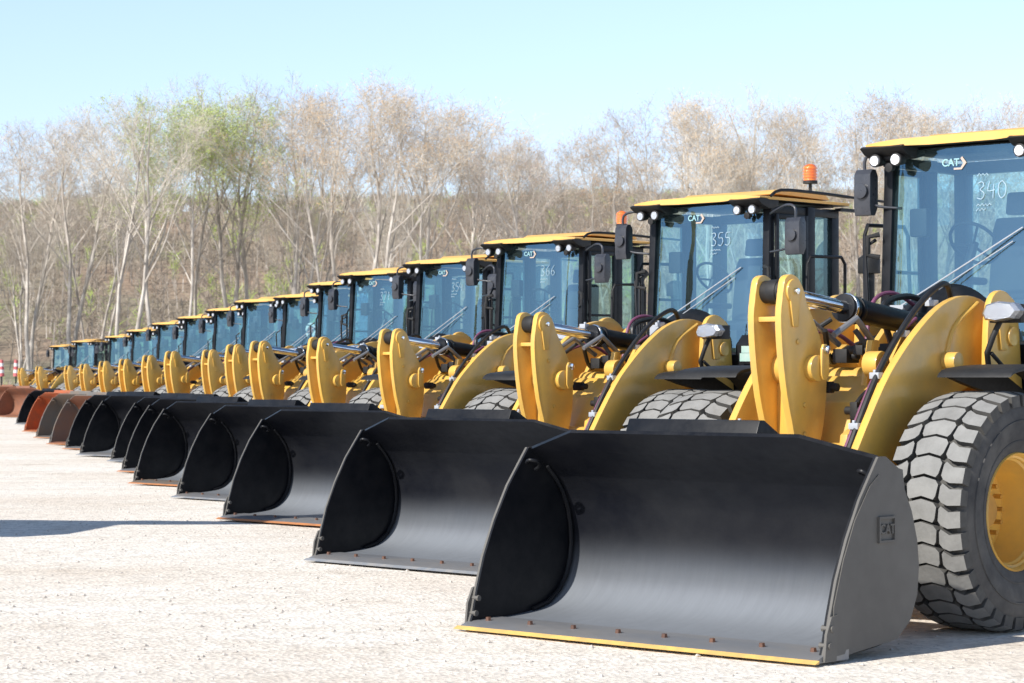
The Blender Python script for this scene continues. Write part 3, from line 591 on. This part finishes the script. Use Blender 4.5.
for k,(x,y,yaw,sc,num,kind,bea,label) in enumerate(LOADERS):
    skip=set()
    if k>4: skip|={'bolt','pin','emblem','decal','rim_sticker','warning_label','hinge','gland'}
    if not bea: skip.add('beacon')
    o=copy_tree(proto,None,skip)
    o.location=(x,y,0); o.rotation_euler=(0,0,R(90-yaw+(random.Random(k).uniform(-.9,.9) if k>4 else 0))); o.scale=(sc,)*3
    tag(o,label,'wheel loader',GRP)
    if num: marker_number(num,o,k)
    for ch in o.children:
        if ch.name.startswith('bucket'):
            K=KINDS[kind]; set_mats(ch,K[:3])
            for g in ch.children:
                if g.name.startswith('cutting_edge'): set_mats(g,K[3:])
                if g.name.startswith('spill_guard') and K[0]: set_mats(g,(K[1],))
    rv=random.Random(k+40)
    for ch in o.children:
        if ch.name.startswith('mirror'): ch.location=(rv.uniform(-.05,.05),rv.uniform(-.04,.04),rv.uniform(-.05,.03))
        if ch.name.startswith('wiper') and k>1: ch.location=(0,rv.uniform(-.06,.16),rv.uniform(-.05,.03))
        if ch.name.startswith(('tilt_lever','tilt_cylinder')): ch.location=(.07,0,.05) if k==0 else (0,0,-.02)
    if k==0:
        for ch in o.children:
            if ch.name.startswith('mirror') and ch.data.vertices[0].co.y>0: ch.location=(.04,-.17,.02)
    if k==6:
        d=MB(); d.cyl((4.3,.15,2.75),(4.28,.15,2.75),.17,n=24,mi=0); d.cyl((4.275,.15,2.75),(4.27,.15,2.75),.09,n=20,mi=1); d.build('round_disc',[WHITE,ORNG],o,0)
def kill(o):
    for ch in list(o.children): kill(ch)
    bpy.data.objects.remove(o)
kill(proto)

# ------------------------------------------------------------------ ground
def ground_mat():
    m,nt,b,out=newmat('pale_gravel'); L=nt.links.new
    tc=N(nt,'ShaderNodeTexCoord'); P=tc.outputs['Object']
    def noi(sc,det=6,ro=.6,stretch=None):
        n=N(nt,'ShaderNodeTexNoise'); n.inputs['Scale'].default_value=sc; n.inputs['Detail'].default_value=det; n.inputs['Roughness'].default_value=ro
        L(P,n.inputs['Vector']); return n
    a=noi(.22,5); c=ramp(nt,[(.32,(.76,.675,.585)),(.5,(.84,.775,.695)),(.68,(.88,.83,.765))],a.outputs['Fac'])
    f=noi(7,8,.75); fr=ramp(nt,[(.30,(.70,.68,.66)),(.5,(.98,.98,.97)),(.7,(1.12,1.11,1.1))],f.outputs['Fac'])
    mx=N(nt,'ShaderNodeMix',data_type='RGBA',blend_type='MULTIPLY'); mx.inputs[0].default_value=1; L(c.outputs[0],mx.inputs[6]); L(fr.outputs[0],mx.inputs[7])
    v=N(nt,'ShaderNodeTexVoronoi'); v.inputs['Scale'].default_value=26; L(P,v.inputs['Vector'])
    vr=ramp(nt,[(0,(.62,.60,.60)),(.3,(.96,.96,.95)),(.6,(1.1,1.1,1.1)),(1,(.85,.84,.82))],v.outputs['Color'])
    mx2=N(nt,'ShaderNodeMix',data_type='RGBA',blend_type='MULTIPLY'); mx2.inputs[0].default_value=.7; L(mx.outputs[2],mx2.inputs[6]); L(vr.outputs[0],mx2.inputs[7])
    # soft tyre-worn damp patches
    d=noi(.9,4,.5); dr=ramp(nt,[(.58,(1,1,1)),(.72,(.86,.83,.80))],d.outputs['Fac'])
    mx3=N(nt,'ShaderNodeMix',data_type='RGBA',blend_type='MULTIPLY'); mx3.inputs[0].default_value=.8; L(mx2.outputs[2],mx3.inputs[6]); L(dr.outputs[0],mx3.inputs[7])
    mp=N(nt,'ShaderNodeMapping'); mp.inputs['Rotation'].default_value=(0,0,R(-62)); mp.inputs['Scale'].default_value=(.10,1.5,1); L(P,mp.inputs[0])
    tk=N(nt,'ShaderNodeTexNoise'); tk.inputs['Scale'].default_value=.9; tk.inputs['Detail'].default_value=4; L(mp.outputs[0],tk.inputs['Vector'])
    tr_=ramp(nt,[(.40,(.90,.87,.83)),(.50,(1,1,1)),(.62,(1.04,1.03,1.02))],tk.outputs['Fac'])
    mx4=N(nt,'ShaderNodeMix',data_type='RGBA',blend_type='MULTIPLY'); mx4.inputs[0].default_value=.4; L(mx3.outputs[2],mx4.inputs[6]); L(tr_.outputs[0],mx4.inputs[7])
    L(mx4.outputs[2],b.inputs['Base Color']); b.inputs['Roughness'].default_value=.95; b.inputs['Specular IOR Level'].default_value=.1
    ad=N(nt,'ShaderNodeMath',operation='ADD'); L(f.outputs['Fac'],ad.inputs[0]); L(v.outputs['Distance'],ad.inputs[1])
    bp=N(nt,'ShaderNodeBump'); bp.inputs['Strength'].default_value=.35; bp.inputs['Distance'].default_value=.03; L(ad.outputs[0],bp.inputs['Height']); L(bp.outputs[0],b.inputs['Normal'])
    return m
GR=ground_mat()
g=MB()
n=60
def gz(x,y):
    r=math.hypot(x,y-20)
    return 0.018*noise.noise(Vector((x*.35,y*.35,0)))-.02 if r<120 else -.02
xs=[-3000,-800,-300,-120]+[-60+2*i for i in range(61)]+[120,300,800,3000]
ys=[-600,-100,-20]+[2*i for i in range(75)]+[160,200,300,800,4000]
for y in ys:
    for x in xs: g.v.append((x,y,gz(x,y)))
W=len(xs)
for j in range(len(ys)-1):
    for i in range(W-1): g.f.append((j*W+i,j*W+i+1,(j+1)*W+i+1,(j+1)*W+i)); g.m.append(0)
tag(g.build('ground',[GR],None,0,smooth=180),kind='structure')
# loose stones
PEB=paint('pebble_stone',(.66,.60,.54),(.34,.31,.28),.9,.8,1,coord='Object')
pb=MB(); rnd=random.Random(4)
for i in range(3600):
    yy=12.2+rnd.random()**1.7*34; xx=rnd.uniform(-.26,.24)*yy
    r=rnd.choice([.006,.007,.009,.012,.017])*(1+.3*rnd.random()); c=Vector((xx,yy,gz(xx,yy)+r*.15))
    vs=[c+Vector((r*rnd.uniform(.7,1.3)*a,r*rnd.uniform(.7,1.3)*b,r*rnd.uniform(.4,.8)*d)) for a,b,d in ((1,0,0),(0,1,0),(-1,0,0),(0,-1,0),(0,0,1))]
    pb.add(vs,[(0,1,4),(1,2,4),(2,3,4),(3,0,4)])
tag(pb.build('loose_stones',[PEB],None,0,smooth=0,norm=False),'small loose grey stones scattered over the pale gravel','gravel',kind='stuff')

# ------------------------------------------------------------------ hill and far wood
def hillmat():
    m,nt,b,out=newmat('hill_leaf_litter'); L=nt.links.new
    tc=N(nt,'ShaderNodeTexCoord'); P=tc.outputs['Object']
    n1=N(nt,'ShaderNodeTexNoise'); n1.inputs['Scale'].default_value=.035; n1.inputs['Detail'].default_value=6; L(P,n1.inputs['Vector'])
    c=ramp(nt,[(.3,(.27,.26,.18)),(.45,(.30,.265,.20)),(.55,(.34,.275,.21)),(.66,(.38,.285,.215)),(.75,(.30,.28,.195))],n1.outputs['Fac'])
    n2=N(nt,'ShaderNodeTexNoise'); n2.inputs['Scale'].default_value=.6; n2.inputs['Detail'].default_value=8; n2.inputs['Roughness'].default_value=.8; L(P,n2.inputs['Vector'])
    c2=ramp(nt,[(.35,(.55,.55,.58)),(.6,(1.2,1.15,1.1))],n2.outputs['Fac'])
    mx=N(nt,'ShaderNodeMix',data_type='RGBA',blend_type='MULTIPLY'); mx.inputs[0].default_value=.9; L(c.outputs[0],mx.inputs[6]); L(c2.outputs[0],mx.inputs[7])
    L(mx.outputs[2],b.inputs['Base Color']); b.inputs['Roughness'].default_value=1; b.inputs['Specular IOR Level'].default_value=0
    return m
def hillh(x,y):
    t=(y-165)/250
    t=max(0,min(1.25,t)); s=t*t*(3-2*t) if t<1 else 1
    u=x/max(y,1)
    # crest as elevation over the horizon, seen broadly: lower on the far left
    crest=30.5+3.4*noise.noise(Vector((x*.012,3,0)))+1.6*noise.noise(Vector((x*.04,7,0)))
    crest*= 1 if x>-70 else max(.55,1-(-70-x)/160)
    return s*crest+ (0 if y<400 else 0)
hm=MB(); hx=[-420+12*i for i in range(71)]; hy=[160+10*j for j in range(32)]
for y in hy:
    for x in hx: hm.v.append((x,y,hillh(x,y)-.1))
for j in range(len(hy)-1):
    for i in range(len(hx)-1): hm.f.append((j*71+i,j*71+i+1,(j+1)*71+i+1,(j+1)*71+i)); hm.m.append(0)
tag(hm.build('hill',[hillmat()],None,0,smooth=180),kind='structure')

def twigmat(name,c0,c1,sc=.8):
    m,nt,b,out=newmat(name); L=nt.links.new
    oi=N(nt,'ShaderNodeObjectInfo'); tc=N(nt,'ShaderNodeTexCoord')
    n1=N(nt,'ShaderNodeTexNoise'); n1.inputs['Scale'].default_value=sc; n1.inputs['Detail'].default_value=4; L(tc.outputs['Object'],n1.inputs['Vector'])
    ad=N(nt,'ShaderNodeMath',operation='ADD'); L(n1.outputs['Fac'],ad.inputs[0]); 
    mu=N(nt,'ShaderNodeMath',operation='MULTIPLY_ADD'); mu.inputs[1].default_value=.3; mu.inputs[2].default_value=-.15; L(oi.outputs['Random'],mu.inputs[0]); L(mu.outputs[0],ad.inputs[1])
    c=ramp(nt,[(.3,c0),(.7,c1)],ad.outputs[0]); L(c.outputs[0],b.inputs['Base Color']); b.inputs['Roughness'].default_value=.95; b.inputs['Specular IOR Level'].default_value=.1
    return m
BARK=twigmat('grey_bark',(.36,.32,.28),(.66,.61,.55),1.5)
TWIG=twigmat('fine_twigs',(.49,.44,.38),(.66,.60,.51),.5)
FARW=twigmat('far_brown_twigs',(.36,.30,.24),(.50,.41,.33),.02)
BUDG=twigmat('green_buds',(.46,.58,.15),(.58,.68,.24),.7)
BUDO=twigmat('tan_buds',(.72,.45,.22),(.82,.58,.33),.7)
BUDR=twigmat('pinkish_buds',(.60,.44,.40),(.68,.52,.46),.7)

def ribbon(mb,a,b,w,rnd,mi=0):
    d=b-a; s=d.cross(Vector((rnd.uniform(-1,1),rnd.uniform(-1,1),rnd.uniform(-.3,.3)))); 
    if s.length<1e-6: return
    s=s.normalized()*w; o=len(mb.v); mb.v+=[tuple(a-s),tuple(a+s),tuple(b+s*.4),tuple(b-s*.4)]; mb.f.append((o,o+1,o+2,o+3)); mb.m.append(mi)

def grow_tree(seed,H,stems,spread,budmi,buds,crown0=.45):
    rnd=random.Random(seed); tr=MB(); cr=MB()
    def limb(p,d,L,r,depth,maxd):
        # wandering tapered limb; children fork along it
        nseg=5 if depth<2 else 3
        pts=[p]; dd=d.normalized()
        for i in range(nseg):
            up=.16 if depth<3 else .05
            dd=(dd+Vector((rnd.uniform(-1,1),rnd.uniform(-1,1),rnd.uniform(-.5,.8)+up))*(.13 if depth<2 else .22)).normalized()
            pts.append(pts[-1]+dd*(L/nseg))
        if r>.028: tr.tube(pts,r,6 if r>.07 else 4,0,1,rs=(r,r*.55))
        else:
            for a,b in zip(pts,pts[1:]): ribbon(cr,a,b,max(r,.009),rnd,0)
        if depth>=maxd:
            # spray of fine twigs with small buds
            for k in range(3):
                q=pts[rnd.randrange(1,len(pts))]; td=(dd+Vector((rnd.gauss(0,.7),rnd.gauss(0,.7),rnd.gauss(.15,.6)))).normalized()
                l=rnd.uniform(.4,.95); e=q+td*l; ribbon(cr,q,e,.0065,rnd,0)
                for j in range(3):
                    td2=(td+Vector((rnd.gauss(0,.6),rnd.gauss(0,.6),rnd.gauss(.1,.5)))).normalized(); e2=q+td*l*rnd.uniform(.3,.9); ribbon(cr,e2,e2+td2*rnd.uniform(.2,.5),.0055,rnd,0)
                    for _b in range(NB[0] if rnd.random()<buds else 0):
                        c=e2+td2*rnd.uniform(.0,.45)+Vector((rnd.gauss(0,.05),rnd.gauss(0,.05),rnd.gauss(0,.05))); s=rnd.uniform(.018,.036)*BS[0]; a=Vector((rnd.gauss(0,1),rnd.gauss(0,1),rnd.gauss(0,1))).normalized()*s; b=Vector((rnd.gauss(0,1),rnd.gauss(0,1),rnd.gauss(0,1))).normalized()*s
                        o=len(cr.v); cr.v+=[tuple(c-a),tuple(c+b),tuple(c+a),tuple(c-b)]; cr.f.append((o,o+1,o+2,o+3)); cr.m.append(1)
            return
        nk={0:rnd.randint(5,6),1:rnd.randint(3,4),2:3,3:2}.get(depth,3)
        t0=crown0 if depth==0 else .25
        for k in range(nk):
            t=t0+(1-t0)*(k+rnd.random()*.8)/nk; t=min(t,.98)
            f=t*nseg; i=min(int(f),nseg-1); q=pts[i].lerp(pts[i+1],f-i)
            az=rnd.uniform(0,6.283); el=rnd.uniform(.35,.85)*spread
            side=Vector((math.cos(az),math.sin(az),0)); nd=(dd*math.cos(el)+side*math.sin(el)+Vector((0,0,.12))).normalized()
            ll=L*(.62-.25*t if depth==0 else .60-.15*t)*rnd.uniform(.8,1.2)
            limb(q,nd,ll,r*(1-.45*t)*.50,depth+1,maxd)
        limb(pts[-1],dd,L*.35,r*.5,depth+1,maxd)
    for s in range(stems):
        a=rnd.uniform(0,6.28); lean=rnd.uniform(.05,.22) if stems>1 else rnd.uniform(0,.06)
        limb(Vector((.25*math.cos(a)*(stems>1),.25*math.sin(a)*(stems>1),-.1)),Vector((lean*math.cos(a),lean*math.sin(a),1)),H*.74,H*.0095*rnd.uniform(.8,1.15),0,4)
    return tr,cr
TREES=[]; BS=[1]; NB=[2]
specs=[(1,16,2,1.05,'o',.9),(2,16,2,1.05,'r',.4),(3,16,2,1.0,'g',1.0),(4,16,2,1.05,'t',.3),(5,16,1,1.0,'t',.2),(6,16,2,1.1,'o',.35),(8,16,3,.55,'t',.1)]
for sd,H,st,spd,b,bd in specs:
    BS[0]={'g':1.25,'o':1.0}.get(b,1); NB[0]={'g':4,'o':3}.get(b,2); tr,cr=grow_tree(sd*7+1,H,st,spd,0,bd,.62 if sd==8 else .60)
    bm={'g':BUDG,'o':BUDO,'r':BUDR,'t':TWIG}[b]
    root=empty('bare_tree'); t=tr.build('trunk',[BARK],root,0,smooth=60,norm=False); c=cr.build('crown',[TWIG,bm],root,0,smooth=0,norm=False)
    TREES.append((root,b))
    print('tree',sd,len(tr.f),len(cr.f), max(v[2] for v in cr.v))
def top_at(u):  # how tall the line of crowns stands across the view
    K=[(-.30,.110),(-.22,.109),(-.195,.113),(-.16,.119),(-.11,.124),(-.06,.122),(-.01,.119),(.012,.100),(.04,.099),(.065,.112),(.11,.119),(.15,.121),(.18,.113),(.22,.112),(.30,.11)]
    for (a,p),(b,q) in zip(K,K[1:]):
        if a<=u<=b: return p+(q-p)*(u-a)/(b-a)
    return .11
rnd=random.Random(21)
LOOK={'g':'green budding tree','o':'orange tan budding tree','r':'pinkish brown bare tree','t':'grey bare tree'}
names=[]
def put_tree(i,x,y,h,rz,nth):
    root,b=TREES[i]; hh=TREEH[i]
    o=copy_tree(root); o.location=(x,y,0 if y<165 else hillh(x,y)-.1); o.rotation_euler=(0,0,rz); k=h/hh; o.scale=(k*rnd.uniform(.9,1.1),k*rnd.uniform(.9,1.1),k)
    return o,b
TREEH=[max(v.co.z for v in r.children[1].data.vertices) if r.children[1].name.startswith('crown') else max(v.co.z for v in r.children[0].data.vertices) for r,_ in TREES]
u=-.285; cnt=0; placed=[]
while u<.285:
    y=rnd.uniform(126,140); 
    h=top_at(u)*y*rnd.uniform(1.0,1.08)+1.7
    if -.158<u<-.116: i=2
    elif -.112<u<.0 or .11<u<.165: i=rnd.choice([0,5,0,5])
    elif u<-.17: i=rnd.choice([1,3,1,1])
    else: i=rnd.choice([3,5,1,1])
    placed.append((i,u*y,y,h,rnd.uniform(0,6.28)))
    u+=rnd.uniform(.015,.024)
for k in range(11):
    uu=-.29+.58*(k+rnd.random())/11; y=rnd.uniform(142,172); placed.append((rnd.choice([6,6,6,4]),uu*y,y,(top_at(uu)*y)*rnd.uniform(.70,.95),rnd.uniform(0,6.28)))
def where(u):
    px=512+2360*u
    if px<0: return 'just beyond the left edge'
    for lim,t in ((90,'at the far left'),(190,'above the farthest small cabs'),(290,'above the middle distance cabs'),(400,'left of the cab marked 354'),(500,'above the cab marked 354'),(640,'above the cab marked 366'),(760,'above the cab marked 355'),(870,'left of the nearest cab'),(1024,'behind the nearest cab')):
        if px<lim: return t
    return 'just beyond the right edge'
from collections import defaultdict
groups=defaultdict(list)
for (i,x,y,h,rz) in placed:
    o,b=put_tree(i,x,y,h,rz,0)
    o['category']='tree'; o['group']='bare spring trees behind the row'
    groups[(b,where(x/y),y<141)].append((x/y,o))
for (b,w,front),lst in groups.items():
    lst.sort(key=lambda t:t[0])
    for j,(_,o) in enumerate(lst):
        base=LOOK[b]+(' ' if front else ' farther back ')+w
        if len(lst)>1: base+=', '+['leftmost one','second from left','third from left','fourth from left','fifth from left','sixth from left','seventh from left','eighth from left'][j]
        o['label']=base
for r,_ in TREES: kill(r)

# far wood on the hill: one mass of slim bare trees
fw=MB(); rnd=random.Random(5)
for k in range(5200):
    y=185+rnd.random()**.7*225; x=rnd.uniform(-.30,.30)*y; z0=hillh(x,y)-.2; h=rnd.uniform(3.5,6.5)*(1 if y<330 else .55)
    p=Vector((x,y,z0)); top=p+Vector((rnd.uniform(-.6,.6),rnd.uniform(-.6,.6),h*.8)); ribbon(fw,p,top,rnd.uniform(.05,.11),rnd,0)
    mi=rnd.choices([1,2,3,4],[6,1,1,2])[0]
    for j in range(26):
        t=rnd.uniform(.35,1); q=p.lerp(top,t); az=rnd.uniform(0,6.28); l=rnd.uniform(.5,1.4); e=q+Vector((math.cos(az)*l*.7,math.sin(az)*l*.7,l*rnd.uniform(.3,1.0))); ribbon(fw,q,e,.024,rnd,mi)
        q2=q.lerp(e,.5)
        for _ in range(2):
            e2=q2+Vector((rnd.gauss(0,.5),rnd.gauss(0,.5),rnd.gauss(.4,.4))); ribbon(fw,q2,e2,.018,rnd,mi)
tag(fw.build('far_wood',[BARK,FARW,FARW,BUDG,FARW],None,0,smooth=0,norm=False),'distant mass of bare brown woodland covering the hillside','woodland',kind='stuff')
# brush and saplings at the foot of the trees
br=MB()
for k in range(3000):
    y=rnd.uniform(123,170); x=rnd.uniform(-.29,.29)*y; p=Vector((x,y,-.05)); h=rnd.uniform(.4,2.0)
    mi=rnd.choices([0,1,2,3],[5,2,2,2])[0]
    for j in range(4):
        e=p+Vector((rnd.gauss(0,.35)*h,rnd.gauss(0,.35)*h,h*rnd.uniform(.6,1))); ribbon(br,p,e,.012,rnd,mi)
        q=p.lerp(e,.6)
        for _ in range(3): ribbon(br,q,q+Vector((rnd.gauss(0,.4),rnd.gauss(0,.4),rnd.gauss(.4,.3))),0.008,rnd,mi)
tag(br.build('underbrush',[TWIG,BUDG,BUDO,BUDR],None,0,smooth=0,norm=False),'tangled brown and olive brush growing at the foot of the trees','brush',kind='stuff')
# verge: leaf litter under the trees
vg=MB(); vg.v=[(-400,121,.02),(400,121,.02),(400,175,.02),(-400,175,.02)]; vg.f=[(0,1,2,3)]; vg.m=[0]
tag(vg.build('verge',[bpy.data.materials['hill_leaf_litter']],None,0,smooth=0),kind='structure')

# ------------------------------------------------------------------ things at the far left, and an unseen machine added to cast the left ground shadow
REDP=paint('red_band',(.58,.12,.13),(.55,.22,.22),.5,5,.4)
for i,(x,y,lb) in enumerate(((-25.9,121.5,'red and white banded marker post at the left edge behind rusty bucket'),(-25.45,121.8,'red and white banded marker post right of another at the far left'))):
    po=empty('marker_post',(x+(-.38 if i==0 else -.15),y,-.12)); tag(po,lb,'marker post','red and white marker posts')
    m=MB(); m.cyl((0,0,0),(0,0,1.9),.04,n=10); m.cyl((0,0,0),(0,0,.08),.30,n=16); m.build('post',[BLKM],po,0)
    m=MB()
    for k in range(5): m.cyl((0,0,1.85+k*.17),(0,0,1.85+(k+1)*.17),.15-.012*k,.15-.012*(k+1),n=16,mi=k%2,cap=(k in (0,4)))
    m.build('banded_drum',[REDP,WHITE],po,0)
ex=empty('shadow_excavator',(-14.6,23.8,0)); tag(ex,'yellow tracked digger added out of view, shaped to cast the ground shadow at left','shadow_excavator')
for sg in (-1,1):
    m=MB(); n=16; pl=[(1.7+.42*math.cos(t),.42+.42*math.sin(t)) for t in [math.pi/2-math.pi*k/n for k in range(n+1)]]+[(-1.7+.42*math.cos(t),.42+.42*math.sin(t)) for t in [-math.pi/2-math.pi*k/n for k in range(n+1)]]
    m.prism(pl,sg*.85,sg*1.4); m.build('track',[BLKM],ex,.02)
m=MB(); m.box(-.7,.7,-.84,.84,.4,.9); m.cyl((0,0,.9),(0,0,1.1),.7,n=28); m.build('undercarriage',[YEL2],ex,.02)
m=MB(); m.prism([(-2.4,1.15),(1.5,1.15),(1.5,1.75),(-.2,1.9),(-.3,2.3),(-2.2,2.35),(-2.5,1.9)],-1.3,1.3); m.build('house',[YEL],ex,.06,3)
m=MB(); m.prism([(.0,1.76),(1.6,1.2),(1.65,1.9),(1.35,2.95),(0,3.0)],.35,1.3); m.build('cab',[BLKP],ex,.05)
m=MB(); m.prism([(1.3,1.5),(1.6,1.3),(3.6,3.5),(5.3,4.4),(5.3,4.9),(3.4,5.2),(2.9,4.7)],-.2,.2); m.build('boom',[YEL],ex,.02)
m=MB(); m.prism([(4.7,4.95),(5.2,5.15),(5.6,5.05),(7.9,4.75),(7.9,4.62),(5.2,4.45)],-.15,.15); m.build('stick',[YEL],ex,.02)
m=MB(); m.prism([(5.1,4.5),(5.7,4.4),(7.2,2.6),(7.3,2.05),(6.3,2.0),(4.9,3.6)],-.25,.25); m.build('bucket',[BLKP],ex,.02)  # hanging piece shaped to thicken the shadow cast on the ground
m=MB(); m.cyl((1.9,0,1.5),(3.2,0,4.0),.09,n=16); m.build('boom_cylinder',[CHROME],ex,0)

# ------------------------------------------------------------------ sky, sun, camera
SUN_EL=38; SUN_AZ=230.0        # azimuth clockwise from +Y
w=bpy.data.worlds.new('World'); S.world=w; w.use_nodes=True; nt=w.node_tree
bg=nt.nodes['Background']; sky=nt.nodes.new('ShaderNodeTexSky'); sky.sky_type='NISHITA'; sky.sun_disc=False
sky.sun_elevation=R(SUN_EL); sky.sun_rotation=R(SUN_AZ); sky.air_density=1.0; sky.dust_density=.6; sky.ozone_density=2.0
tn=nt.nodes.new('ShaderNodeMix'); tn.data_type='RGBA'; tn.blend_type='MULTIPLY'; tn.inputs[0].default_value=1; tn.clamp_result=False
nt.links.new(sky.outputs[0],tn.inputs[6]); nt.links.new(tn.outputs[2],bg.inputs[0]); bg.inputs[1].default_value=.15
gc=nt.nodes.new('ShaderNodeTexCoord'); sp=nt.nodes.new('ShaderNodeSeparateXYZ'); nt.links.new(gc.outputs['Generated'],sp.inputs[0])
hz=nt.nodes.new('ShaderNodeValToRGB'); el=hz.color_ramp.elements; el[0].position=0; el[0].color=(1.02,.98,1.08,1); el[1].position=1; el[1].color=(.62,.66,.70,1)
for p,c in ((.04,(1.22,1.20,1.42)),(.16,(1.50,1.40,1.56)),(.30,(1.0,1.10,1.10)),(.55,(.68,.74,.78))):
    e=el.new(p); e.color=(*c,1)
nt.links.new(sp.outputs[2],hz.inputs[0]); nt.links.new(hz.outputs[0],tn.inputs[7])
sl=bpy.data.lights.new('sun','SUN'); sl.energy=5.7; sl.angle=R(.6); sl.color=(1,.955,.88)
so=bpy.data.objects.new('sun',sl); C.objects.link(so)
to=Vector((math.sin(R(SUN_AZ))*math.cos(R(SUN_EL)),math.cos(R(SUN_AZ))*math.cos(R(SUN_EL)),math.sin(R(SUN_EL))))
so.rotation_euler=to.to_track_quat('Z','Y').to_euler(); so.location=(-10,0,30)
cam=bpy.data.cameras.new('camera'); co=bpy.data.objects.new('camera',cam); C.objects.link(co); S.camera=co
cam.sensor_width=36; cam.lens=36*2360/1024; cam.clip_end=6000; cam.clip_start=.1
pitch=math.atan((377.1-341.5)/2360)
co.location=(0,0,1.69); co.rotation_euler=(R(90)+pitch,0,0)
cam.dof.use_dof=True; cam.dof.focus_distance=19.5; cam.dof.aperture_fstop=6.3
S.view_settings.view_transform='Standard'; S.view_settings.look='None'; S.view_settings.exposure=0
S.cycles.transparent_max_bounces=16
